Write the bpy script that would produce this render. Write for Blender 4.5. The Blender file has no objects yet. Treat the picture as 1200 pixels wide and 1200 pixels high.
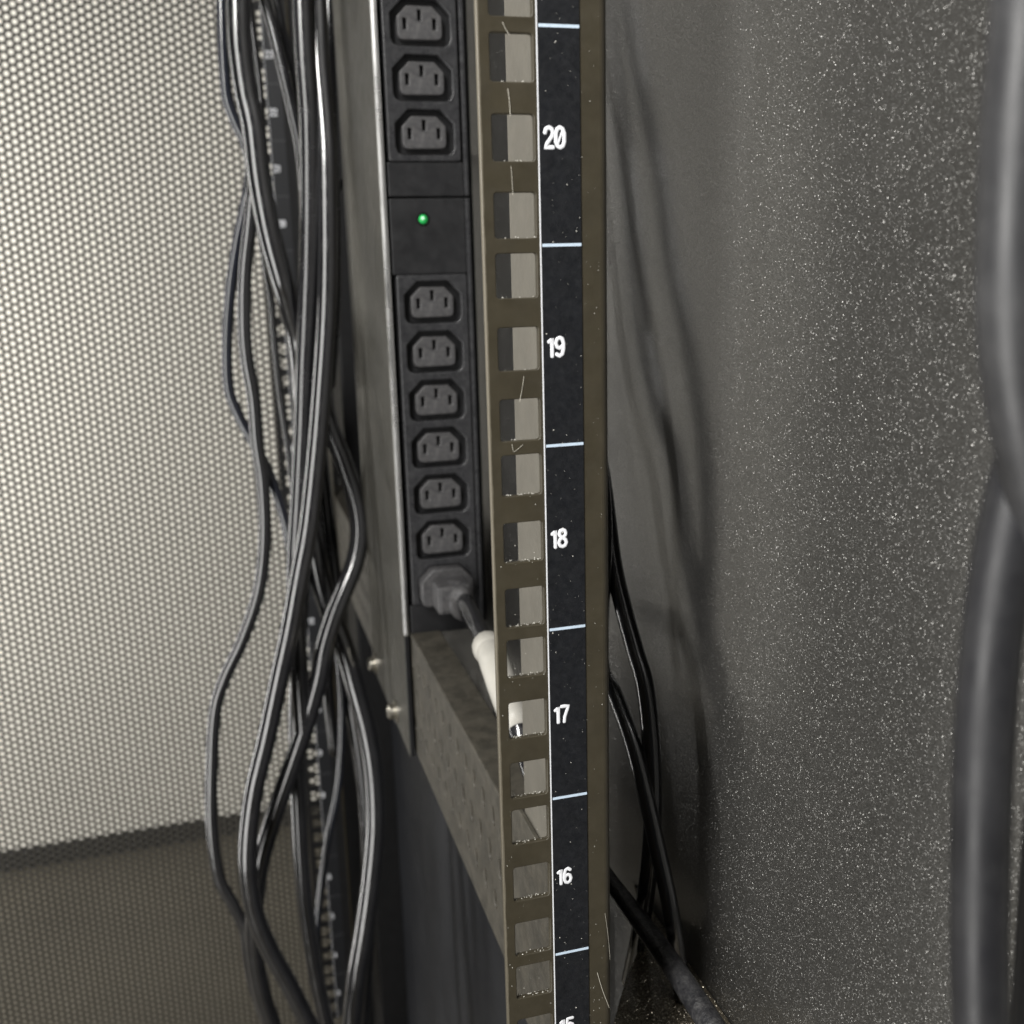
import bpy, bmesh, math, random
import numpy as np
from mathutils import Vector, Matrix

random.seed(7)
SC = bpy.context.scene
COL = SC.collection
R = math.radians
MM = 0.001

# ------------------------------------------------------------------ camera
# pose solved from the unit marks of the mounting rail (44.45 mm apart); world: X along the
# rail face, Y into the cabinet, Z up, origin at the label's left edge on the 20/21 mark
CAM = np.array([-69.37, -220.81, -48.84]); FPX = 1200.65
YAW, PITCH, ROLL = -.2713, .2348, -.0269
def _rot(a, b, c):
    ca, sa, cb, sb, cc, sc = math.cos(a), math.sin(a), math.cos(b), math.sin(b), math.cos(c), math.sin(c)
    Ya = np.array([[ca, -sa, 0], [sa, ca, 0], [0, 0, 1]]).T
    B = np.array([[1, 0, 0], [0, 0, -1], [0, 1, 0]])
    P = np.array([[1, 0, 0], [0, cb, -sb], [0, sb, cb]])
    Q = np.array([[cc, -sc, 0], [sc, cc, 0], [0, 0, 1]])
    return Q @ P @ B @ Ya
RM = _rot(YAW, PITCH, ROLL)
def at(px, py, Y=None, X=None, Z=None):
    """photo measurement -> point (mm) on the plane at that depth / side / height"""
    d = RM.T @ np.array([(px - 600) / FPX, (py - 600) / FPX, 1])
    if Y is not None: t = (Y - CAM[1]) / d[1]
    elif X is not None: t = (X - CAM[0]) / d[0]
    else: t = (Z - CAM[2]) / d[2]
    return CAM + t * d

cam = bpy.data.cameras.new('camera')
cam.sensor_width = 36; cam.lens = 36 * FPX / 1200
cam.clip_start = .005; cam.clip_end = 50
cam.dof.use_dof = True; cam.dof.focus_distance = .275; cam.dof.aperture_fstop = 19.5
co = bpy.data.objects.new('camera', cam); COL.objects.link(co)
m = Matrix([[RM[0][i], -RM[1][i], -RM[2][i]] for i in range(3)]).to_4x4()
m.translation = Vector(CAM * MM); co.matrix_world = m
SC.camera = co

# ------------------------------------------------------------------ light
SC.view_settings.view_transform = 'Standard'; SC.view_settings.look = 'None'
SC.view_settings.exposure = 0; SC.view_settings.gamma = 1
SC.cycles.use_denoising = True
SC.cycles.max_bounces = 5
SC.cycles.sample_clamp_indirect = 4
w = bpy.data.worlds.new('World'); SC.world = w; w.use_nodes = True
bg = w.node_tree.nodes['Background']; bg.inputs[0].default_value = (.95, .97, 1, 1); bg.inputs[1].default_value = .015
def lamp(name, loc, target, sx, sy, energy, color=(1, .985, .955)):
    l = bpy.data.lights.new(name, 'AREA'); l.shape = 'RECTANGLE'; l.size = sx; l.size_y = sy
    l.energy = energy; l.color = color
    o = bpy.data.objects.new(name, l); COL.objects.link(o); o.location = loc
    o.rotation_euler = (Vector(target) - Vector(loc)).to_track_quat('-Z', 'Y').to_euler()
    return o
lamp('cable_highlight_fill', (-.72, -.46, -.27), (0, .2, -.27), .42, 1.6, 12.5)  # added tall light, no real fitting: draws long highlights on the cables
lamp('ceiling_lamp_front', (-.40, -.32, .50), (.05, -.06, .02), .09, .45, 9)
lamp('room_lamp_rear', (-1.05, .95, -.2), (-.2, 1.7, -.45), .3, 1.7, 30)

# ------------------------------------------------------------------ materials
MATS = {}
def nodes(name):
    mt = bpy.data.materials.new(name); mt.use_nodes = True
    nt = mt.node_tree; b = nt.nodes['Principled BSDF']; MATS[name] = mt
    return mt, nt, b
def N(nt, typ, **kw):
    n = nt.nodes.new(typ)
    for k, v in kw.items(): setattr(n, k, v)
    return n
def coords(nt): return N(nt, 'ShaderNodeTexCoord').outputs['Object']
def noise(nt, vec, scale, detail=4, rough=.6):
    n = N(nt, 'ShaderNodeTexNoise'); n.inputs['Scale'].default_value = scale
    n.inputs['Detail'].default_value = detail; n.inputs['Roughness'].default_value = rough
    nt.links.new(vec, n.inputs['Vector']); return n.outputs['Fac']
def ramp(nt, fac, stops):
    n = N(nt, 'ShaderNodeValToRGB'); el = n.color_ramp.elements
    while len(el) > 1: el.remove(el[0])
    el[0].position = stops[0][0]; el[0].color = (*stops[0][1], 1)
    for p, c in stops[1:]:
        e = el.new(p); e.color = (*c, 1)
    nt.links.new(fac, n.inputs[0]); return n.outputs[0]
def g(v): return (v, v, v)
def bump(nt, b, h, strength, dist):
    n = N(nt, 'ShaderNodeBump'); n.inputs['Strength'].default_value = strength; n.inputs['Distance'].default_value = dist
    nt.links.new(h, n.inputs['Height']); nt.links.new(n.outputs[0], b.inputs['Normal']); return n
def mixc(nt, fac, a, b):
    n = N(nt, 'ShaderNodeMix', data_type='RGBA')
    nt.links.new(fac, n.inputs[0])
    for s, v in ((6, a), (7, b)):
        if isinstance(v, tuple): n.inputs[s].default_value = (*v, 1)
        else: nt.links.new(v, n.inputs[s])
    return n.outputs[2]

def simple(name, col, rough, metal=0, var=.25, vscale=120, dust=0, dustcol=(.16, .14, .11), bmp=.15, bscale=1500, spec=.5):
    """paint / plastic / metal with tonal variation, fine relief and optional dust film"""
    mt, nt, b = nodes(name); v = coords(nt)
    f = noise(nt, v, vscale, 5)
    c = ramp(nt, f, [(.3, tuple(x * (1 - var) for x in col)), (.7, tuple(min(1, x * (1 + var)) for x in col))])
    if dust:
        d = noise(nt, v, vscale * 2.6, 6, .7)
        df = ramp(nt, d, [(.42, g(0)), (.75, g(dust))])
        c = mixc(nt, df, c, dustcol)
    nt.links.new(c, b.inputs['Base Color'])
    rr = ramp(nt, noise(nt, v, vscale * 1.7, 4), [(.3, g(max(.02, rough - .08))), (.7, g(min(1, rough + .1)))])
    nt.links.new(rr, b.inputs['Roughness'])
    b.inputs['Metallic'].default_value = metal
    b.inputs['Specular IOR Level'].default_value = spec
    if bmp: bump(nt, b, noise(nt, v, bscale, 2), bmp, .0004)
    return mt

simple('olive_paint', (.042, .0355, .0225), .40, var=.16, vscale=90, dust=.12, dustcol=(.11, .095, .07), bmp=.06, bscale=2500, spec=.4)
simple('olive_lit', (.125, .116, .096), .5, var=.12, vscale=60, dust=.2, bmp=.08)  # lighter olive: strong light on the flange's inner faces put into the colour
simple('olive_dusty', (.044, .040, .031), .5, var=.3, vscale=60, dust=.45, dustcol=(.13, .115, .09), bmp=.3, bscale=900)
simple('plate_paint', (.043, .041, .034), .38, var=.08, vscale=25, dust=.1, bmp=.05, bscale=2500)
simple('label_black', (.0062, .007, .009), .45, var=.2, vscale=300, dust=.05, dustcol=(.10, .10, .11), bmp=.12, bscale=4000)
simple('print_white', (.80, .81, .84), .5, var=.05, vscale=800, bmp=0)
simple('line_white', (.55, .66, .78), .5, var=.08, vscale=800, bmp=0)
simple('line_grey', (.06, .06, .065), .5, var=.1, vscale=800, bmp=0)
simple('pdu_black', (.013, .013, .014), .42, var=.15, vscale=80, dust=.10, dustcol=(.06, .06, .06), bmp=.12, bscale=3500, spec=.4)
simple('socket_plastic', (.046, .045, .047), .5, var=.2, vscale=200, dust=.5, dustcol=(.13, .125, .12), bmp=.2, bscale=2500)
simple('block_plastic', (.024, .024, .026), .30, var=.2, vscale=150, dust=.3, dustcol=(.10, .10, .10), bmp=.12, bscale=3000)
simple('deep_black', (.004, .004, .004), .7, var=.2, bmp=0, spec=.15)
simple('aluminium', (.56, .555, .545), .3, metal=1, var=.04, vscale=20, bmp=0)
simple('bolt_steel', (.55, .52, .45), .3, metal=1, var=.2, vscale=400, bmp=.1)
simple('cable_rubber', (.013, .013, .0145), .17, var=.3, vscale=70, dust=.10, dustcol=(.05, .048, .045), bmp=.04, bscale=300, spec=1.5)
simple('cable_dull', (.014, .014, .0155), .2, var=.3, vscale=70, dust=.15, dustcol=(.05, .048, .045), bmp=.05, bscale=300, spec=1.1)
simple('cable_matt', (.030, .030, .032), .42, var=.2, vscale=70, dust=.3, dustcol=(.10, .10, .10), bmp=.05, bscale=500, spec=.7)
simple('cable_soft_black', (.015, .015, .017), .45, var=.2, vscale=70, dust=.3, dustcol=(.05, .05, .05), bmp=.05, bscale=500, spec=.5)
simple('cable_blue', (.010, .012, .019), .16, var=.3, vscale=70, dust=.12, dustcol=(.045, .05, .065), bmp=.04, bscale=300, spec=1.2)
simple('cable_dusty', (.018, .018, .020), .4, var=.4, vscale=150, dust=.8, dustcol=(.085, .083, .082), bmp=.9, bscale=900)
simple('sleeve_white', (.42, .405, .365), .45, var=.08, vscale=150, dust=.35, dustcol=(.45, .42, .36), bmp=.15, bscale=300)
simple('mesh_paint', (.040, .036, .028), .45, var=.12, vscale=20, bmp=0)
simple('frame_black', (.008, .008, .0085), .5, var=.2, bmp=.1, spec=.25)
simple('sheet_black', (.013, .014, .017), .5, var=.1, vscale=12, bmp=.05, spec=.3)
simple('wall_cream', (.80, .77, .69), .8, var=.03, vscale=3, bmp=0)
simple('floor_dark', (.095, .084, .062), .55, var=.15, vscale=6, bmp=0)
simple('dust_white', (.62, .60, .54), .8, var=.2, vscale=900, bmp=0)
simple('web', (.55, .52, .44), .5, var=.1, vscale=500, bmp=0)

# green indicator lamp: a lit LED
mt, nt, b = nodes('led_green')
b.inputs['Base Color'].default_value = (.02, .35, .08, 1); b.inputs['Roughness'].default_value = .08
b.inputs['Emission Color'].default_value = (.03, .8, .16, 1); b.inputs['Emission Strength'].default_value = .12
mt, nt, b = nodes('led_core')
b.inputs['Base Color'].default_value = (.5, .9, .6, 1)
b.inputs['Emission Color'].default_value = (.6, 1, .7, 1); b.inputs['Emission Strength'].default_value = .45

# textured powder coat of the side panel: every grain of the coat has its own tilt
def powder(name, base, flake, scale, tilt, rough):
    mt, nt, b = nodes(name); v = coords(nt)
    warp = N(nt, 'ShaderNodeTexVoronoi'); warp.inputs['Scale'].default_value = scale
    nt.links.new(v, warp.inputs['Vector'])
    sub = N(nt, 'ShaderNodeVectorMath', operation='SUBTRACT'); sub.inputs[1].default_value = (.5, .5, .5)
    nt.links.new(warp.outputs['Color'], sub.inputs[0])
    sc_ = N(nt, 'ShaderNodeVectorMath', operation='SCALE'); sc_.inputs['Scale'].default_value = tilt
    nt.links.new(sub.outputs[0], sc_.inputs[0])
    geo = N(nt, 'ShaderNodeNewGeometry')
    add = N(nt, 'ShaderNodeVectorMath', operation='ADD')
    nt.links.new(geo.outputs['Normal'], add.inputs[0]); nt.links.new(sc_.outputs[0], add.inputs[1])
    nrm = N(nt, 'ShaderNodeVectorMath', operation='NORMALIZE'); nt.links.new(add.outputs[0], nrm.inputs[0])
    bp = N(nt, 'ShaderNodeBump'); bp.inputs['Strength'].default_value = .35; bp.inputs['Distance'].default_value = .0003
    nt.links.new(noise(nt, v, scale * .4, 2), bp.inputs['Height'])
    f = noise(nt, v, 14, 5)
    c = ramp(nt, f, [(.3, tuple(x * .85 for x in base)), (.7, tuple(x * 1.15 for x in base))])
    nt.links.new(c, b.inputs['Base Color'])
    b.inputs['Roughness'].default_value = .42; b.inputs['Specular IOR Level'].default_value = .5
    b.inputs['Coat Weight'].default_value = 1; b.inputs['Coat Roughness'].default_value = .15; b.inputs['Coat IOR'].default_value = 1.58
    nt.links.new(bp.outputs[0], b.inputs['Normal'])
    gl = N(nt, 'ShaderNodeBsdfGlossy'); gl.inputs['Roughness'].default_value = rough
    gl.inputs['Color'].default_value = (*flake, 1)
    nt.links.new(nrm.outputs[0], gl.inputs['Normal'])
    # only some grains are bare, bright ones
    sep = N(nt, 'ShaderNodeTexWhiteNoise'); nt.links.new(warp.outputs['Color'], sep.inputs['Vector'])
    gt = N(nt, 'ShaderNodeMath', operation='GREATER_THAN'); gt.inputs[1].default_value = .42
    nt.links.new(sep.outputs['Value'], gt.inputs[0])
    ml = N(nt, 'ShaderNodeMath', operation='MULTIPLY'); ml.inputs[1].default_value = .55
    nt.links.new(gt.outputs[0], ml.inputs[0])
    mx = N(nt, 'ShaderNodeMixShader'); nt.links.new(ml.outputs[0], mx.inputs[0])
    nt.links.new(b.outputs[0], mx.inputs[1]); nt.links.new(gl.outputs[0], mx.inputs[2])
    nt.links.new(mx.outputs[0], nt.nodes['Material Output'].inputs[0])
    return mt
powder('powder_coat', (.054, .0525, .0485), (.21, .206, .197), 4900, 2.2, .36)
powder('powder_brown', (.12, .10, .07), (.7, .64, .52), 2600, 2.4, .33)

# ------------------------------------------------------------------ building helpers
def mesh_obj(name, me, mat, parent=None, smooth=False):
    o = bpy.data.objects.new(name, me); COL.objects.link(o)
    if mat and not me.materials: me.materials.append(MATS[mat])
    if parent: o.parent = parent
    if smooth:
        me.polygons.foreach_set('use_smooth', [True] * len(me.polygons))
    return o
def from_bm(name, bm, mat, parent=None, smooth=False):
    me = bpy.data.meshes.new(name); bmesh.ops.recalc_face_normals(bm, faces=bm.faces[:]); bm.to_mesh(me); bm.free()
    return mesh_obj(name, me, mat, parent, smooth)
def thing(name, label, cat, loc=(0, 0, 0), group=None):
    o = bpy.data.objects.new(name, None); o.empty_display_size = .02; COL.objects.link(o)
    o.location = Vector(loc) * MM; tag(o, label, cat, group); return o
def tag(o, label, cat, group=None, kind=None):
    if label: o['label'] = label
    if cat: o['category'] = cat
    if group: o['group'] = group
    if kind: o['kind'] = kind
    return o
def box(bm, x0, x1, y0, y1, z0, z1, bev=0):
    r = bmesh.ops.create_cube(bm, size=1)
    vs = r['verts']
    for v in vs:
        v.co = Vector(((x0 + x1) / 2 + v.co.x * (x1 - x0), (y0 + y1) / 2 + v.co.y * (y1 - y0), (z0 + z1) / 2 + v.co.z * (z1 - z0))) * MM
    if bev:
        es = list({e for v in vs for e in v.link_edges})
        bmesh.ops.bevel(bm, geom=es, offset=bev * MM, segments=2, affect='EDGES', profile=.6)
def boxobj(name, mat, parent, *a, bev=0):
    bm = bmesh.new(); box(bm, *a, bev=bev); return from_bm(name, bm, mat, parent)
def plate(name, mat, parent, outer, holes, thick, to_world, bev=0):
    """flat sheet with openings: 2-D loops (mm) filled, given thickness; to_world maps (u, v, w) to mm"""
    cu = bpy.data.curves.new(name, 'CURVE'); cu.dimensions = '2D'; cu.fill_mode = 'BOTH'
    cu.extrude = max(0, thick / 2 - bev) * MM
    if bev: cu.bevel_depth = bev * MM; cu.bevel_resolution = 1; cu.offset = -bev * MM
    for lp in [outer] + holes:
        s = cu.splines.new('POLY'); s.points.add(len(lp) - 1); s.use_cyclic_u = True
        for p, q in zip(s.points, lp): p.co = (q[0] * MM, q[1] * MM, 0, 1)
    o = bpy.data.objects.new(name, cu); COL.objects.link(o)
    bpy.context.view_layer.update()
    me = bpy.data.meshes.new_from_object(o.evaluated_get(bpy.context.evaluated_depsgraph_get()))
    bpy.data.objects.remove(o); bpy.data.curves.remove(cu)
    me.materials.clear()
    for v in me.vertices: v.co = Vector(to_world(v.co.x / MM, v.co.y / MM, v.co.z / MM)) * MM
    bm = bmesh.new(); bm.from_mesh(me); bmesh.ops.remove_doubles(bm, verts=bm.verts[:], dist=1e-6)
    bmesh.ops.recalc_face_normals(bm, faces=bm.faces[:]); bm.to_mesh(me); bm.free()
    me.name = name
    return mesh_obj(name, me, mat, parent)
def rrect(x0, x1, z0, z1, r=0, n=3):
    if not r: return [(x0, z0), (x1, z0), (x1, z1), (x0, z1)]
    out = []
    for cx, cz, a0 in ((x1 - r, z0 + r, -90), (x1 - r, z1 - r, 0), (x0 + r, z1 - r, 90), (x0 + r, z0 + r, 180)):
        for i in range(n + 1):
            a = R(a0 + 90 * i / n); out.append((cx + r * math.cos(a), cz + r * math.sin(a)))
    return out
def spline(pts, per=8):
    P = [np.array(p, float) for p in pts]
    P = [2 * P[0] - P[1]] + P + [2 * P[-1] - P[-2]]
    out = []
    for i in range(1, len(P) - 2):
        p0, p1, p2, p3 = P[i - 1:i + 3]
        for k in range(per):
            t = k / per
            out.append(.5 * (2 * p1 + (p2 - p0) * t + (2 * p0 - 5 * p1 + 4 * p2 - p3) * t * t + (3 * p1 - p0 - 3 * p2 + p3) * t ** 3))
    out.append(P[-2]); return out
def tube_data(pts, rad, seg=14, caps=True, flat=None):
    """swept tube; pts in mm, rad number or list"""
    n = len(pts); pts = [Vector(p) for p in pts]
    rads = [rad] * n if not hasattr(rad, '__len__') else list(np.interp(np.linspace(0, 1, n), np.linspace(0, 1, len(rad)), rad))
    t = [(pts[min(i + 1, n - 1)] - pts[max(i - 1, 0)]).normalized() for i in range(n)]
    u = t[0].orthogonal().normalized(); V = []; Fs = []
    rows = []
    def ring(c, tt, r):
        nonlocal u
        u = (u - tt * u.dot(tt)).normalized(); w_ = tt.cross(u)
        st = len(V)
        for k in range(seg):
            a = 2 * math.pi * k / seg
            d = u * math.cos(a) * r + w_ * math.sin(a) * r
            if flat is not None: d = Vector((d.x, d.y * flat, d.z))
            V.append((c + d) * MM)
        rows.append(st)
    if caps:
        ring(pts[0] - t[0] * rads[0] * .85, t[0], rads[0] * .45)
        ring(pts[0] - t[0] * rads[0] * .5, t[0], rads[0] * .85)
    for c, tt, r in zip(pts, t, rads): ring(c, tt, r)
    if caps:
        ring(pts[-1] + t[-1] * rads[-1] * .5, t[-1], rads[-1] * .85)
        ring(pts[-1] + t[-1] * rads[-1] * .85, t[-1], rads[-1] * .45)
    for a, b_ in zip(rows, rows[1:]):
        for k in range(seg):
            k2 = (k + 1) % seg; Fs.append((a + k, a + k2, b_ + k2, b_ + k))
    Fs.append(tuple(range(rows[0], rows[0] + seg))[::-1]); Fs.append(tuple(range(rows[-1], rows[-1] + seg)))
    return V, Fs
def tube(name, mat, parent, pts, rad, seg=14, per=8, flat=None, smooth=True):
    V, Fs = tube_data(spline(pts, per) if per else pts, rad, seg, flat=flat)
    me = bpy.data.meshes.new(name); me.from_pydata(V, [], Fs); me.update()
    return mesh_obj(name, me, mat, parent, smooth)
def join_tubes(name, mat, parent, parts, smooth=True):
    V, Fs = [], []
    for (v, f) in parts:
        s = len(V); V += v; Fs += [tuple(i + s for i in q) for q in f]
    me = bpy.data.meshes.new(name); me.from_pydata(V, [], Fs); me.update()
    return mesh_obj(name, me, mat, parent, smooth)

# ------------------------------------------------------------------ the setting
WALL = 66.0
def sheet(name, mat, quad):
    me = bpy.data.meshes.new(name); me.from_pydata([Vector(q) * MM for q in quad], [], [(0, 1, 2, 3)])
    o = mesh_obj(name, me, mat); o['kind'] = 'structure'; return o
FLOOR = -1126
sheet('floor', 'floor_dark', [(-3000, -2500, FLOOR), (2500, -2500, FLOOR), (2500, 1700, FLOOR), (-3000, 1700, FLOOR)])
sheet('room_wall', 'wall_cream', [(-3000, 1700, FLOOR), (2500, 1700, FLOOR), (2500, 1700, 1600), (-3000, 1700, 1600)])

bm = bmesh.new(); box(bm, -2900, 2400, 1688, 1699, FLOOR + 1, FLOOR + 40, bev=3)
from_bm('skirting', bm, 'frame_black')['kind'] = 'structure'

# side panel of the cabinet: folded sheet, fixed by bolts
sp = thing('side_panel', 'black textured side panel of the cabinet, right of the numbered rail', 'panel', (WALL, 300, -1000))
def local(o, parent):      # parts are built in world mm; keep them there under an offset Empty
    o.parent = parent; o.matrix_parent_inverse = Matrix.Translation(-parent.location); return o
bm = bmesh.new(); box(bm, WALL, WALL + 1.5, -260, 830, -1060, 420); local(from_bm('panel_sheet', bm, 'powder_coat'), sp)
corner = [(WALL - .3, 105), (60, 82), (53, 68.5), (44, 57.5), (36.5, 46), (31.5, 38), (29, 26), (29, -40), (WALL - .3, -40)]
local(plate('ledge', 'powder_brown', None, corner, [], 2.5, lambda u, v, w_: (u, v, -281.5 + w_), bev=.6), sp)

bm = bmesh.new(); box(bm, 58.5, 60, 130, 698, -1050, -312, bev=.4); local(from_bm('lower_dark_sheet', bm, 'sheet_black'), sp)  # smooth dark sheet over the panel below the bar

# ------------------------------------------------------------------ perforated rear door
door = thing('rear_door', 'perforated sheet metal rear door, bright room showing through its holes', 'door', (-140, 800, -1000))
def perforated(x0, x1, z0, z1, y, pitch, rad, th, seg=10):
    a = pitch * .866; nc = int((x1 - x0) / a); nr = int((z1 - z0) / pitch)
    ang = np.arange(seg) * 2 * np.pi / seg + np.pi / seg
    circ = np.stack([np.cos(ang), np.sin(ang)], 1)
    rect = []
    for cx, cz in circ:
        s = min((a / 2) / abs(cx) if abs(cx) > 1e-9 else 9e9, (pitch / 2) / abs(cz) if abs(cz) > 1e-9 else 9e9)
        rect.append((cx * s, cz * s))
    rect = np.array(rect)
    # snap the points nearest each corner onto it so neighbouring cells close
    for sx in (-1, 1):
        for sz in (-1, 1):
            k = np.argmin(((rect - np.array([sx * a / 2, sz * pitch / 2])) ** 2).sum(1)); rect[k] = (sx * a / 2, sz * pitch / 2)
    cell = np.concatenate([np.c_[rect[:, 0], np.full(seg, y), rect[:, 1]],
                           np.c_[circ[:, 0] * rad, np.full(seg, y), circ[:, 1] * rad],
                           np.c_[circ[:, 0] * rad, np.full(seg, y + th), circ[:, 1] * rad]])
    f = []
    for k in range(seg):
        k2 = (k + 1) % seg
        f.append((k, k2, seg + k2, seg + k)); f.append((seg + k, seg + k2, 2 * seg + k2, 2 * seg + k))
    f = np.array(f)
    ii, jj = np.meshgrid(np.arange(nc), np.arange(nr), indexing='ij')
    cen = np.stack([x0 + (ii.ravel() + .5) * a, np.zeros(ii.size), z0 + (jj.ravel() + .5 + .5 * (ii.ravel() % 2)) * pitch], 1)
    V = (cen[:, None, :] + cell[None]).reshape(-1, 3) * MM
    Fa = (f[None] + (np.arange(len(cen)) * len(cell))[:, None, None]).reshape(-1, 4)
    me = bpy.data.meshes.new('perforated_sheet')
    me.vertices.add(len(V)); me.vertices.foreach_set('co', V.ravel())
    me.loops.add(Fa.size); me.loops.foreach_set('vertex_index', Fa.ravel())
    me.polygons.add(len(Fa)); me.polygons.foreach_set('loop_start', np.arange(len(Fa)) * 4)
    me.update(calc_edges=True); me.validate()
    return me
local(mesh_obj('perforated_sheet', perforated(-436, 18, -960, 300, 800, 6.9, 2.3, 1.2), 'mesh_paint'), door)
bm = bmesh.new(); box(bm, 14, 64, 802, 826, -1040, 400, bev=1.5); local(from_bm('door_stile', bm, 'frame_black'), door)
bm = bmesh.new(); box(bm, -640, -436.5, 797, 826, -1040, 400, bev=1.5); local(from_bm('door_stile', bm, 'frame_black'), door)  # unseen; widened to keep the bright room out of the panel's reflection

# black upright added as painted shade for the dark gap beside the bundle
bm = bmesh.new(); box(bm, 32, WALL - .6, 700, 780, -1060, 420, bev=2)
tag(from_bm('shade_post', bm, 'frame_black'), 'black upright added to darken the gap between rear rail and power strip', 'post')

# ------------------------------------------------------------------ numbered mounting rails
U = 44.45
DIG = {  # strokes in a box one unit high
    '0': [[(.30, 1), (.12, .93), (.02, .72), (.02, .28), (.12, .07), (.30, 0), (.48, .07), (.58, .28), (.58, .72), (.48, .93), (.30, 1)], [(.14, .16), (.46, .84)]],
    '1': [[(.04, .80), (.16, .86), (.26, .99), (.26, 0)]],
    '2': [[(.02, .74), (.08, .92), (.28, 1), (.48, .93), (.56, .74), (.48, .54), (.20, .24), (.02, 0), (.56, 0)]],
    '3': [[(.04, .9), (.28, 1), (.52, .88), (.52, .66), (.30, .53), (.54, .4), (.54, .14), (.30, 0), (.03, .1)]],
    '4': [[(.42, 0), (.42, 1), (.02, .28), (.56, .28)]],
    '5': [[(.52, 1), (.10, 1), (.06, .56), (.28, .64), (.50, .54), (.57, .32), (.48, .08), (.28, 0), (.04, .10)]],
    '6': [[(.50, .88), (.32, 1), (.12, .90), (.03, .60), (.03, .28), (.12, .06), (.30, 0), (.48, .07), (.57, .28), (.48, .50), (.30, .57), (.10, .48), (.04, .34)]],
    '7': [[(.02, 1), (.56, 1), (.38, .6), (.26, .3), (.22, 0)]],
    '8': [[(.30, .54), (.10, .66), (.06, .80), (.14, .95), (.30, 1), (.46, .95), (.54, .80), (.50, .66), (.30, .54), (.10, .42), (.02, .24), (.12, .05), (.30, 0), (.48, .05), (.58, .24), (.50, .42), (.30, .54)]],
    '9': [[(.08, .10), (.28, 0), (.48, .10), (.57, .40), (.57, .72), (.48, .94), (.30, 1), (.12, .93), (.03, .72), (.12, .50), (.30, .43), (.50, .54)]],
}
def number(text, x, z, h, stroke, y, parent, seg=8):
    parts = []; cx = x
    for ch in text:
        wd = .36 if ch == '1' else .6
        for st in DIG[ch]:
            P = [(cx + p[0] * h * .82, y, z - h / 2 + p[1] * h) for p in st]
            r = stroke * (.55 if (ch == '0' and len(st) == 2) else 1) / 2
            D = []
            for a, b_ in zip(P, P[1:]):
                D += [np.array(a) + (np.array(b_) - np.array(a)) * t for t in (0, .5)]
            D.append(np.array(P[-1]))
            parts.append(tube_data(D, r, seg, flat=.10))
        cx += (wd + .14) * h * .82
    return join_tubes('number', 'print_white', parent, parts)

def rail(root, x_edge, x_hole, x_l0, x_l1, x_r, y, z_top, u_top, n_units, flange, num_h, labelled=True, specks=True):
    """face with square holes, folded right edge and flange, printed unit strip"""
    z1 = z_top + 6; z0 = z_top - U * n_units - 6
    holes = []
    for k in range(n_units):
        for d in (6.35, 22.225, 38.1):
            zc = z_top - k * U - d
            holes.append(rrect(x_hole - 4.65, x_hole + 4.65, zc - 4.75, zc + 4.75, .6 if specks else 0, 2))
    rb = 2.2
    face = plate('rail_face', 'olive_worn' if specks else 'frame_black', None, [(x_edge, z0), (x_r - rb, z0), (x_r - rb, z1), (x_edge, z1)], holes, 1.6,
                 lambda u, v, w_: (u, y + .8 - w_, v), bev=.25 if specks else 0)
    if not specks:           # far rail: two stiles and the bars between its holes
        bpy.data.objects.remove(face); bm = bmesh.new()
        box(bm, x_edge, x_hole - 4.65, y, y + 1.6, z0, z1); box(bm, x_hole + 4.65, x_r - rb, y, y + 1.6, z0, z1)
        zs = sorted([z0, z1] + [q for k in range(n_units) for d in (6.35, 22.225, 38.1) for q in (z_top - k * U - d - 4.75, z_top - k * U - d + 4.75)])
        for a, c in zip(zs[::2], zs[1::2]): box(bm, x_hole - 4.65, x_hole + 4.65, y, y + 1.6, a, c)
        face = from_bm('rail_face', bm, 'frame_black')
    local(face, root)
    # folded edge and flange as one bent strip
    prof = [(x_r - rb - .3, y + .02)] + [(x_r - rb + rb * math.sin(R(a)), y + rb - rb * math.cos(R(a))) for a in range(0, 91, 15)] + [(x_r, y + flange)]
    inner = [(x_r - 2, y + flange)] + [(x_r - rb + (rb - 2) * math.sin(R(a)), y + rb - (rb - 2) * math.cos(R(a))) for a in range(90, -1, -30)] + [(x_r - rb - .3, y + 1.98)]
    lp = prof + inner; n = len(lp)
    V = [Vector((p[0], p[1], zz)) * MM for zz in (z0, z1) for p in lp]
    Fs = [(i, (i + 1) % n, n + (i + 1) % n, n + i) for i in range(n)] + [tuple(range(n))[::-1], tuple(range(n, 2 * n))]
    me = bpy.data.meshes.new('flange'); me.from_pydata(V, [], Fs); me.update()
    fl = local(mesh_obj('flange', me, 'olive_paint', smooth=False), root)
    me.materials.append(MATS['olive_lit'])
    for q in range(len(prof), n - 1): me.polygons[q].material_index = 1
    strip = boxobj('label_strip', 'label_black', None, x_l0, x_l1, y - .22, y - .02, z0, z1)
    local(strip, root); inv = strip.matrix_parent_inverse
    def sub(o): o.parent = strip; return o
    for k in range(n_units + 1):
        zc = z_top - k * U
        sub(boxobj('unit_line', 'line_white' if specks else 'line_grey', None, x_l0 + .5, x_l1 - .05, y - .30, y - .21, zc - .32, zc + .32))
        if k < n_units:
            sub(number(str(u_top - k), x_l0 + 1.5, zc - U / 2 + .1, num_h, .9, y - .25, None, 8))
    sub(boxobj('strip_border', 'print_white', None, x_l0 - .05, x_l0 + .22, y - .28, y - .2, z0 + .5, z1 - .5))
    return strip

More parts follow.
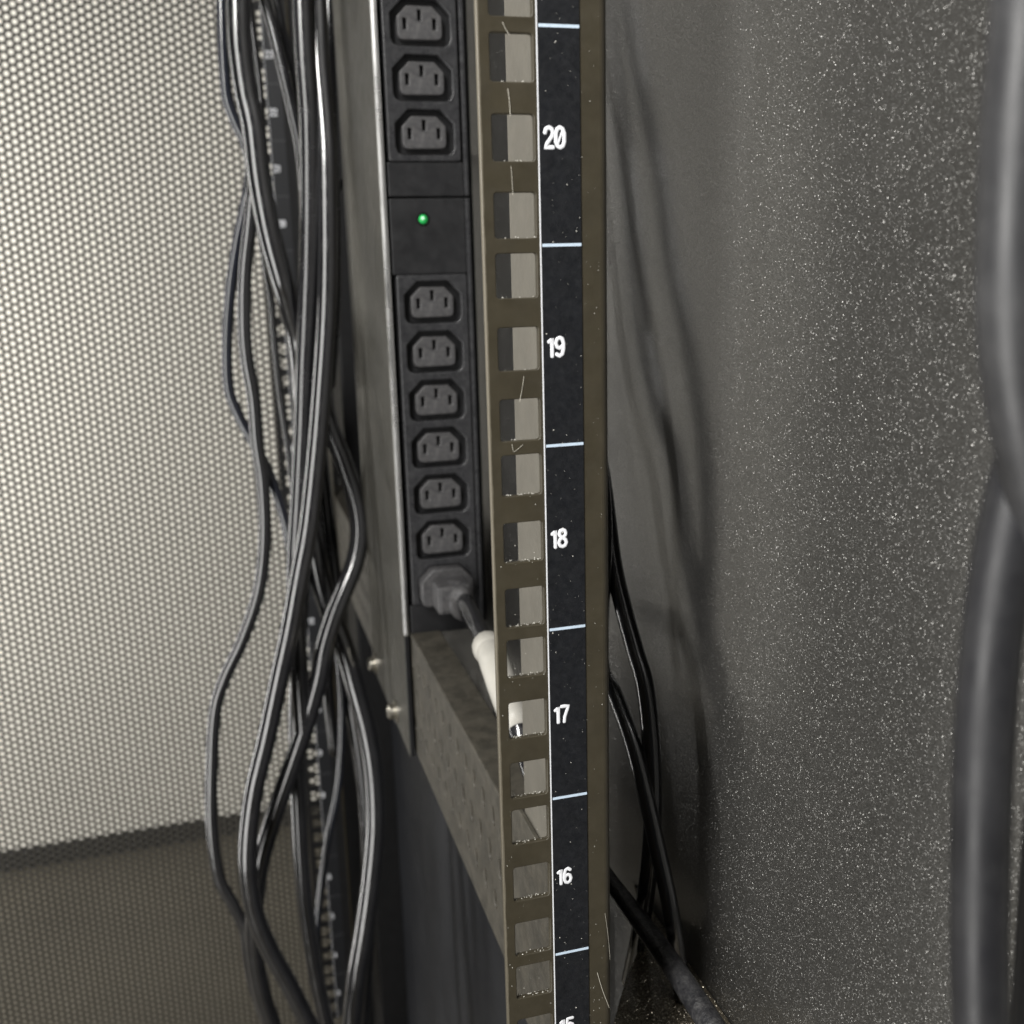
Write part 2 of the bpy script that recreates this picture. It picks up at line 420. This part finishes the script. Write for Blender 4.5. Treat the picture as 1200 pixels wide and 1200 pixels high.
# painted face worn to bare metal along its left fold
mt = MATS['olive_paint'].copy(); mt.name = 'olive_worn'; MATS['olive_worn'] = mt
nt = mt.node_tree; b = nt.nodes['Principled BSDF']
src = b.inputs['Base Color'].links[0].from_socket
v = coords(nt); sx = N(nt, 'ShaderNodeSeparateXYZ'); nt.links.new(v, sx.inputs[0])
mr = N(nt, 'ShaderNodeMapRange'); mr.inputs[1].default_value = -.0128; mr.inputs[2].default_value = -.0119
mr.inputs[3].default_value = 1; mr.inputs[4].default_value = 0
nt.links.new(sx.outputs[0], mr.inputs[0])
mp = N(nt, 'ShaderNodeMapping'); mp.inputs['Scale'].default_value = (1, 1, .12); nt.links.new(v, mp.inputs[0])
nz = noise(nt, mp.outputs[0], 900, 5, .7)
ad = N(nt, 'ShaderNodeMath', operation='MULTIPLY_ADD'); ad.inputs[1].default_value = 1.0
nt.links.new(mr.outputs[0], ad.inputs[0]); nt.links.new(nz, ad.inputs[2])
wf = ramp(nt, ad.outputs[0], [(.95, g(0)), (1.25, g(1))])
ramp_fix = wf.node; ramp_fix.color_ramp.elements[0].position = .88; ramp_fix.color_ramp.elements[-1].position = 1.0
nt.links.new(mixc(nt, wf, src, (.13, .115, .085)), b.inputs['Base Color'])
rsrc = b.inputs['Roughness'].links[0].from_socket

fr = thing('mounting_rail', 'olive brown mounting rail with square holes and numbered black strip, nearest the camera', 'rail', (0, 0, -600))
fstrip = rail(fr, -12.8, -5.4, 0, 9.55, 16.3, 0, U * 2, 22, 9, 74, 4.05)

rr_ = thing('rear_rail', 'dark rear mounting rail with number strip, behind the hanging cables', 'rail', (-10, 700, -600))
rail(rr_, -27, -18.5, -13.3, -1, 9, 700, -8.2 + U / 2 + 4 * U, 24, 22, 40, 5.2, specks=False)

# ------------------------------------------------------------------ support bar between the rails
bar = thing('support_bar', 'dusty olive channel bar with punched slots running from front rail to rear', 'bar', (20, 350, -305))
slots = []
for yy in np.arange(88, 690, 15):
    for zz, hh, off in ((-250, 8, 0), (-268, 9, 7), (-286, 8, 1)):
        slots.append(rrect(yy + off - 2.2, yy + off + 2.2, zz - hh / 2, zz + hh / 2, 1.8, 3))
BX0, BX1, BZ0, BZ1 = 14.2, 30, -304, -235
local(plate('side_web', 'olive_dusty', None, [(72, BZ0), (690, BZ0), (690, BZ1 - 1), (72, BZ1 - 1)], slots, 1.8, lambda u, v, w_: (BX0 + 1 + w_, u, v), bev=.3), bar)
bm = bmesh.new(); box(bm, BX0 - .3, BX1, 72, 690, BZ1 - 2, BZ1, bev=.8); local(from_bm('top_flange', bm, 'olive_dusty'), bar)
bm = bmesh.new(); box(bm, BX0 + 1.9, BX1, 72, 690, BZ0 + .1, BZ0 + 2, bev=.5); local(from_bm('bottom_flange', bm, 'olive_dusty'), bar)
bm = bmesh.new(); box(bm, BX1 - 1.5, BX1 - .1, 72.5, 689, BZ0 + 2.1, BZ1 - 2.1); local(from_bm('back_web', bm, 'deep_black'), bar)  # closes the box; its black paints the shade seen through the slots
bm = bmesh.new(); box(bm, 9.5, 14.0, 640, 698, -300, -150, bev=.8); local(from_bm('end_bracket', bm, 'olive_dusty'), bar)
def bolt(x, y, z, r, parent, length=5, mat='bolt_steel'):
    """screw head pointing to -X with washer and cross recess"""
    bm = bmesh.new()
    def cyl(x0, x1, r0, r1, n=16):
        rs = []
        for xx, rr in ((x0, r0), (x1, r1)):
            rs.append([bm.verts.new(Vector((xx, y + rr * math.cos(2 * math.pi * k / n), z + rr * math.sin(2 * math.pi * k / n))) * MM) for k in range(n)])
        for k in range(n): bm.faces.new((rs[0][k], rs[0][(k + 1) % n], rs[1][(k + 1) % n], rs[1][k]))
        bm.faces.new(rs[0][::-1]); bm.faces.new(rs[1])
    cyl(x, x - 1, r * 1.5, r * 1.5); cyl(x - 1.01, x - length * .8, r, r); cyl(x - length * .8 - .01, x - length, r * .98, r * .7)
    o = from_bm('screw', bm, mat); return local(o, parent) if parent else o

bm = bmesh.new(); box(bm, 12.6, 14.1, 5, 88, -304, -224, bev=.4); local(from_bm('end_tab', bm, 'olive_dusty'), bar)
# ------------------------------------------------------------------ power strip
PY = 285.0
ps = thing('power_strip', 'black vertical power strip with rows of sockets, mounted behind the rail', 'power strip', (32, PY, -236))
PX0, PX1 = 14.6, 53.2
SEAM = -15.3
bm = bmesh.new(); box(bm, PX0, PX1 - .6, PY + 3, PY + 52, -236, 140, bev=.8); local(from_bm('housing', bm, 'pdu_black'), ps)
def cover(z0, z1):
    bm = bmesh.new(); box(bm, PX0, PX1 - 1.7, PY - .6, PY + 3.2, z0, z1, bev=.5); return local(from_bm('front_cover', bm, 'pdu_black'), ps)
BW = 35.4
pitch = 24.0
blocks = [(PX0 + .6, 0.9, 5), (PX0 + 1.2, -219.6, 7)]   # left x, bottom z, sockets
ocuts = []
zt0 = blocks[0][1] + pitch * 5 + 2
cover(SEAM + .5, blocks[0][1] - .1); cover(zt0 + .1, 140)
zt1 = -51.3
cover(zt1 + .1, SEAM - .5); cover(-236, blocks[1][1] - .1)
# raised edge of the covers
for z0, z1 in ((SEAM + .6, 140), (-236, SEAM - .6)):
    bm = bmesh.new(); box(bm, PX1 - 1.6, PX1 + .5, PY - 1.3, PY + 4, z0, z1, bev=.6); local(from_bm('cover_edge', bm, 'block_plastic'), ps)
def outlet(w2, h2, c, r, cx=0, cz=0):
    """outline with two large top chamfers and small bottom corners"""
    pts = [(-w2, -h2 + r), (-w2 + r * .3, -h2 + r * .3), (-w2 + r, -h2), (w2 - r, -h2), (w2 - r * .3, -h2 + r * .3), (w2, -h2 + r), (w2, h2 - c), (w2 - c, h2), (-w2 + c, h2), (-w2, h2 - c)]
    return [(cx + p[0], cz + p[1]) for p in pts]
bm = bmesh.new(); box(bm, PX1 + .1, PX1 + 5, PY + 10, PY + 50, -236, 140); local(from_bm('rear_channel', bm, 'frame_black'), ps)
first = None
for bi, (bx, bz, cnt) in enumerate(blocks):
    cxs = bx + BW / 2 + (.2 if bi == 0 else 0)
    top = zt0 if bi == 0 else zt1
    zc = [bz + 13.2 + k * pitch for k in range(cnt)] if bi == 0 else [top - 13.4 - k * 24.1 for k in range(cnt)]
    blk = local(plate('socket_block', 'block_plastic', None, rrect(bx + .15, bx + BW - .15, bz + .15, top - .15, 1.2, 2),
                [outlet(14.1, 10.2, 6.4, 3.4, cxs, z) for z in zc], 5, lambda u, v, w_: (u, PY + .9 - w_, v), bev=.6), ps)
    for z in zc:
        if first is None:
            s = plate('socket', 'deep_black', None, outlet(14.6, 10.7, 6.5, 3.4), [], 1.5, lambda u, v, w_: (u, 15 - w_, v))
            core = plate('socket_core', 'socket_plastic', s, outlet(10.5, 7.3, 4.5, 2.2),
                         [rrect(-7 - .95, -7 + .95, -2.9, 2.0), rrect(7 - .95, 7 + .95, -2.9, 2.0), rrect(-.95, .95, .9, 5.6)], 14, lambda u, v, w_: (u, 7.2 - w_, v), bev=.5)
            wall_ = plate('socket_shroud', 'deep_black', s, outlet(14.5, 10.6, 6.5, 3.4), [outlet(14.0, 10.1, 6.4, 3.4)], 13, lambda u, v, w_: (u, 9.6 - w_, v))  # socket floor and shroud: recess shade put into their near-black colour
            first = (s, core, wall_)
            o = s
        else:
            o = first[0].copy(); COL.objects.link(o)
            for ch in first[1:]:
                c = ch.copy(); COL.objects.link(c); c.parent = o
        o.parent = ps; o.matrix_parent_inverse = Matrix.Translation(-ps.location)
        o.location = Vector((cxs, PY - 1.0, z)) * MM
        LASTZ = z; LASTX = cxs
# indicator lamp
bm = bmesh.new(); bmesh.ops.create_uvsphere(bm, u_segments=20, v_segments=12, radius=2.3 * MM)
for v in bm.verts: v.co = Vector((v.co.x, v.co.y * .8, v.co.z)) + Vector((30.6, PY - .3, -25.4)) * MM
led = local(from_bm('indicator_lamp', bm, 'led_green', smooth=True), ps)
bz = tube('lamp_bezel', 'deep_black', None, [np.array([30.6 + 2.7 * math.cos(a), PY - .7, -25.4 + 2.7 * math.sin(a)]) for a in np.linspace(0, 2 * math.pi, 25)], .5, seg=8, per=0); bz.parent = led
bm = bmesh.new(); bmesh.ops.create_uvsphere(bm, u_segments=10, v_segments=8, radius=.8 * MM)
for v in bm.verts: v.co = v.co + Vector((30.3, PY - 2.1, -25.0)) * MM
c = from_bm('lamp_core', bm, 'led_core', smooth=True); c.parent = led
# mounting plate on the left side of the strip, bright edge trim, screws
bm = bmesh.new(); box(bm, 10.6, 12.4, PY + 1.2, PY + 138, -306, 140, bev=.5); local(from_bm('mounting_plate', bm, 'plate_paint'), ps)
bm = bmesh.new(); box(bm, 10.4, 13.4, PY - 1.8, PY + 1.0, -236, 140, bev=1.3); local(from_bm('edge_trim', bm, 'aluminium'), ps)
bm = bmesh.new(); box(bm, 10.7, 13.2, PY - 1.0, PY + 1.0, -305, -236.4, bev=.5); local(from_bm('gap_shade_strip', bm, 'frame_black'), ps)  # black strip painting the shadow gap along the plate's lower front edge
bolt(10.6, 408, -298, 4.4, ps, 5.2); bolt(10.6, 328, -297, 4.4, ps, 5.2)

# ------------------------------------------------------------------ plug and cord in the lowest socket
pc = thing('power_lead', 'dusty black plug with white sleeved cord in the lowest socket', 'power lead', (LASTX, PY - 20, LASTZ))
pl = plate('plug_flange', 'socket_plastic', None, outlet(13.7, 9.9, 6.2, 3.2, LASTX, LASTZ), [], 12, lambda u, v, w_: (u, PY - 2 - w_, v), bev=1.0); local(pl, pc)
bm = bmesh.new(); box(bm, LASTX - 8.5, LASTX + 8.5, PY - 24, PY - 7.5, LASTZ - 9.5, LASTZ + 5.5, bev=2.2); local(from_bm('plug_body', bm, 'socket_plastic'), pc)
P0 = np.array([LASTX + 2.5, PY - 20, LASTZ - 1.5])
p_s = at(575, 765, Y=150); p_e = at(612, 868, Y=112); p_f = at(640, 960, Y=100)
cordpts = [P0, P0 + np.array([1.2, -14, -5]), at(545, 705, Y=228), at(560, 735, Y=190), p_s, at(592, 812, Y=130), p_e, p_f, at(655, 1040, Y=108)]
local(tube('cord', 'cable_rubber', None, cordpts, 3.9), pc)
local(tube('strain_relief', 'socket_plastic', None, [P0 + np.array([-.5, 3, 1]), P0 + np.array([.6, -10, -3.2]), at(541, 697, Y=238)], [7.6, 6.4, 4.8]), pc)
sp_ = spline(cordpts, 8)
sl = [p for p in sp_ if 110 < p[1] < 163 and p[2] > p_e[2] + 5.5]
slv = local(tube('label_sleeve', 'sleeve_white', None, sl, [5.6, 5.9, 6.0, 5.9, 5.6], per=0), pc)
d0 = (sl[2] - sl[0]) / np.linalg.norm(sl[2] - sl[0])
rg = tube('sleeve_collar', 'sleeve_white', None, [sl[0] + d0 * 1.0, sl[0] + d0 * 6], [6.5, 6.5], per=0); rg.parent = slv

# ------------------------------------------------------------------ hanging cables, left
def cable(px, Y, wpx, mat, label, name='power_cable', group=None, dy=None):
    """path measured in the photo, hung at depth Y (mm); width in photo pixels fixes the real diameter"""
    n = len(px); Ys = np.interp(np.linspace(0, 1, n), np.linspace(0, 1, len(Y)), Y) if hasattr(Y, '__len__') else [Y] * n
    pts = [at(p[0], p[1], Y=y) for p, y in zip(px, Ys)]
    wpx = wpx * 1.15; dep = np.mean([RM[2] @ (p - CAM) for p in pts]); r = wpx / 2 / FPX * dep
    o = tube(name, mat, None, pts, r, seg=16, per=10)
    return tag(o, label, 'cable', group)
G = 'cables hanging in front of the rear rail'
cable([(277, -60), (279, 0), (281, 53), (288, 107), (297, 150), (304, 210), (315, 270), (328, 320), (339, 360), (349, 400), (354, 450), (356, 520), (352, 600), (350, 700)], [405, 405, 400, 425, 430], 23, 'cable_rubber',
      'thick black cable slanting from the top left across the bundle', group=G)
cable([(258, -60), (260, 0), (262, 60), (266, 112), (276, 143), (289, 172), (293, 205), (286, 245), (277, 290), (270, 340), (266, 400), (268, 455), (280, 488), (293, 512), (313, 550), (331, 600), (342, 653), (347, 710), (350, 780)], 425, 11, 'cable_blue',
      'thin bluish black cable along the left edge of the bundle at the top', group=G)
cable([(297, 215), (293, 262), (287, 320), (286, 380), (289, 420), (297, 467), (301, 517), (308, 567), (310, 633), (303, 693), (284, 750), (264, 793), (252, 833), (248, 900), (248, 967), (256, 1027), (273, 1060), (287, 1090), (291, 1122), (297, 1152), (309, 1190), (325, 1230)], 418, 13, 'cable_rubber',
      'thin cable bowing farthest left over the perforated door', group=G)
cable([(352, -60), (354, 0), (357, 66), (362, 140), (363, 230), (362, 310), (359, 390), (357, 433), (355, 500), (351, 580), (346, 680), (350, 780), (356, 860)], 400, 20, 'cable_dull',
      'dull grey cable running straight down the middle of the bundle', group=G)
cable([(368, -60), (371, 0), (374, 70), (380, 140), (383, 200), (384, 300), (382, 380), (376, 470), (370, 540), (361, 620), (350, 680), (339, 740), (327, 795), (312, 866), (297, 930), (290, 1000), (296, 1060), (313, 1107), (338, 1153), (362, 1200), (390, 1250)], [412, 395, 380, 375, 380], 20, 'cable_rubber',
      'foremost shiny cable crossing from upper right to lower left of the bundle', group=G)
cable([(376, 400), (380, 470), (388, 505), (401, 537), (415, 580), (421, 622), (416, 658), (404, 690), (391, 722), (380, 758), (373, 797), (360, 843), (343, 893), (323, 950), (307, 1003), (300, 1045), (297, 1090), (300, 1130), (310, 1175), (330, 1230)], [432, 425, 405, 400, 400, 412], 19, 'cable_rubber',
      'cable with a sharp bend bulging right towards the power strip', group=G)
cable([(352, 520), (360, 590), (368, 640), (379, 690), (392, 728), (404, 762), (415, 800), (430, 857), (438, 910), (440, 967), (435, 1027), (427, 1087), (417, 1147), (411, 1210), (408, 1260)], [440, 430, 420, 410], 21, 'cable_rubber',
      'thick cable bowing farthest right at the bottom of the bundle', group=G)
cable([(356, 640), (352, 720), (348, 800), (347, 880), (350, 950), (354, 1020), (362, 1090), (373, 1155), (386, 1215), (396, 1260)], [440, 415, 405], 16, 'cable_rubber',
      'bright edged cable hanging nearly straight in the lower middle of the bundle', group=G)
cable([(380, 640), (390, 720), (399, 790), (401, 850), (397, 917), (385, 980), (377, 1033), (371, 1090), (366, 1150)], [445, 440], 8, 'cable_blue',
      'very thin cable crossing the rear number strip at lower right', group=G)
cable([(300, -40), (310, 0), (320, 35), (331, 80), (342, 127), (352, 175), (357, 230), (358, 300)], [425, 420, 425], 12, 'cable_dull',
      'pale dusty cable slanting right at the top of the number strip', group=G)
cable([(318, -40), (324, 0), (333, 42), (346, 92), (354, 140), (358, 210)], 432, 9, 'cable_dull',
      'thin grey cable right of the pale slanting one at the top', group=G)
cable([(286, -40), (292, 0), (297, 42), (304, 95), (308, 150)], 440, 7, 'cable_dull',
      'thinnest grey cable between the thick left cable and the number strip', group=G)
cable([(304, 270), (311, 310), (318, 352), (321, 390), (325, 430), (331, 480), (339, 535), (345, 590)], 440, 7, 'cable_rubber',
      'hair thin cable beside the rear rail holes in the middle height', group=G)
cable([(384, -60), (386, 0), (386, 80), (388, 160), (392, 260), (392, 360), (386, 450)], 448, 14, 'cable_dull',
      'dark cable on the right flank of the bundle beside the mounting plate', group=G)
cable([(395, 225), (404, 210), (414, 196), (424, 184)], 470, 8, 'cable_dull',
      'short cable end poking right behind the mounting plate', group=G)
cable([(378, 480), (372, 560), (376, 640), (384, 710), (384, 800), (392, 880)], 450, 12, 'cable_dull',
      'dark cable in shadow behind the crossing cables at mid height', group=G)
cable([(366, 380), (370, 470), (378, 560), (392, 680), (408, 800), (426, 920), (432, 1040), (428, 1150), (418, 1250)], 450, 15, 'cable_dull',
      'dark cable behind the thick one that bows right at the bottom', group=G)
# white tie seen between the cables at the bottom
p = [at(x, y, Y=428) for x, y in ((308, 1140), (313, 1160), (318, 1180), (325, 1192))]
tag(tube('cable_tie', 'sleeve_white', None, p, [1.0, 1.7, 1.7, .9], per=6), 'small white cable tie between the cables at the bottom', 'cable tie')

# ------------------------------------------------------------------ cables right of the rail
def wcable(px, X, rad, mat, label, cat='cable', up=()):
    Xs = np.interp(np.linspace(0, 1, len(px)), np.linspace(0, 1, len(X)), X)
    o = tube('power_cable', mat, None, list(up) + [at(p[0], p[1], X=x) for p, x in zip(px, Xs)], rad, seg=18, per=10)
    return tag(o, label, cat)
up1 = [(52, 175, 100), (52, 168, 70), (52, 159, 30), (52, 150, 4), (52, 142, -26), (52, 131, -66), (52, 127, -78), (52, 115, -100), (52, 101, -117)]
up2 = [(47, 175, 100), (47, 166, 70), (47, 156, 44), (47, 144, 13), (47, 128, -18), (47, 118, -47), (47, 106, -70), (47, 97, -89), (47, 89, -112), (47, 85, -136)]
wcable([(718, 655), (730, 710), (745, 765), (756, 805), (763, 870), (765, 940), (762, 1005), (752, 1080), (738, 1150)], [52, 53, 53, 52], 3.0, 'cable_rubber', 'black cable curving down behind the rail, nearest the side panel',
       up=up1)
wcable([(704, 770), (721, 815), (741, 870), (757, 933), (771, 995), (783, 1050), (793, 1110), (800, 1170)], [46, 48, 52, 56], 2.7, 'cable_rubber', 'black cable with a bright streak slanting down beside the rail',
       up=up2)
wcable([(690, 995), (710, 1025), (730, 1052), (752, 1082), (780, 1120), (812, 1168), (842, 1215), (880, 1280)], [44, 46, 48, 50], [2.6, 2.9, 3.3, 3.7, 3.9], 'cable_dusty', 'dust covered cable running to the bottom edge right of the rail')

# cables close to the camera at the right edge
def ncable(px, Y, rad, mat, label):
    Ys = np.interp(np.linspace(0, 1, len(px)), np.linspace(0, 1, len(Y)), Y)
    o = tube('power_cable', mat, None, [at(p[0], p[1], Y=y) for p, y in zip(px, Ys)], rad, seg=20, per=10)
    return tag(o, label, 'cable')
ncable([(1222, -160), (1212, -60), (1204, 30), (1194, 150), (1187, 280), (1187, 380), (1196, 470), (1214, 560), (1245, 680)], [-127, -127, -127, -125], 3.75, 'cable_matt', 'blurred cable at the right edge, upper half of the picture')
ncable([(1290, 330), (1248, 420), (1215, 500), (1188, 590), (1168, 700), (1156, 820), (1150, 950), (1148, 1100), (1150, 1230), (1152, 1400)], [-119, -122, -126, -128], 3.5, 'cable_soft_black', 'blurred cable at the right edge, lower half of the picture')
ncable([(1300, 500), (1268, 640), (1244, 800), (1228, 950), (1216, 1100), (1208, 1250), (1204, 1400)], [-116, -118, -120], 2.9, 'cable_soft_black', 'blurred cable cut off at the lower right corner')

# ------------------------------------------------------------------ dust, strands and scratches on the front rail
def speck_mesh(pts):
    V, Fs = [], []
    for (x, y, z, r) in pts:
        s = len(V)
        for d in ((1, 0, 0), (-1, 0, 0), (0, -1, 0), (0, 1, 0), (0, 0, 1), (0, 0, -1)):
            k = r * random.uniform(.6, 1.4); V.append(Vector((x + d[0] * k, y + d[1] * k * .5, z + d[2] * k)) * MM)
        for q in ((0, 4, 2), (4, 1, 2), (1, 5, 2), (5, 0, 2), (4, 0, 3), (1, 4, 3), (5, 1, 3), (0, 5, 3)):
            Fs.append(tuple(i + s for i in q))
    me = bpy.data.meshes.new('dust'); me.from_pydata(V, [], Fs); me.update(); return me
P = []
for _ in range(150): P.append((random.uniform(.6, 9.3), -.26, random.uniform(-260, 20), random.choice((.05, .06, .07, .1, .16))))
for _ in range(70): P.append((random.uniform(9.8, 14), -.04, random.uniform(-260, 20), random.choice((.05, .06, .08, .13))))
for _ in range(60): P.append((random.uniform(-12, -.4), -.04, random.uniform(-260, -100), random.choice((.05, .06, .08, .12))))
for k in range(6):
    for d in (6.35, 22.225, 38.1):
        zb = -k * U - d - 4.6
        for _ in range(5 if k < 2 else 20):
            P.append((-5.4 + random.uniform(-4.4, 4.4), random.uniform(.1, 1.6), zb + random.uniform(-.05, .1), random.uniform(.07, .2)))
dst = tag(local(mesh_obj('dust', speck_mesh(P), 'dust_white'), fr), None, None, kind='stuff')
def strand(px, r=.07):
    r *= .6
    o = tube('cobweb_strand', 'web', None, [at(x, y, Y=-.12) for x, y in px], r, seg=6, per=4); return local(o, fr)
strand([(589, 26), (592, 33), (597, 41)], .09)
strand([(595, 104), (597, 118), (598, 136)], .10); strand([(599, 195), (600, 210), (601, 229)], .07)
strand([(614, 441), (612, 455), (609, 471)]); strand([(600, 521), (602, 529), (606, 527), (613, 521)])
strand([(643, 292), (646, 312), (645, 335), (641, 358)], .09); strand([(700, 1140), (706, 1160), (714, 1181)], .10)
strand([(678, 155), (679, 162), (677, 169)], .08); strand([(709, 1070), (713, 1100), (715, 1125)], .05)
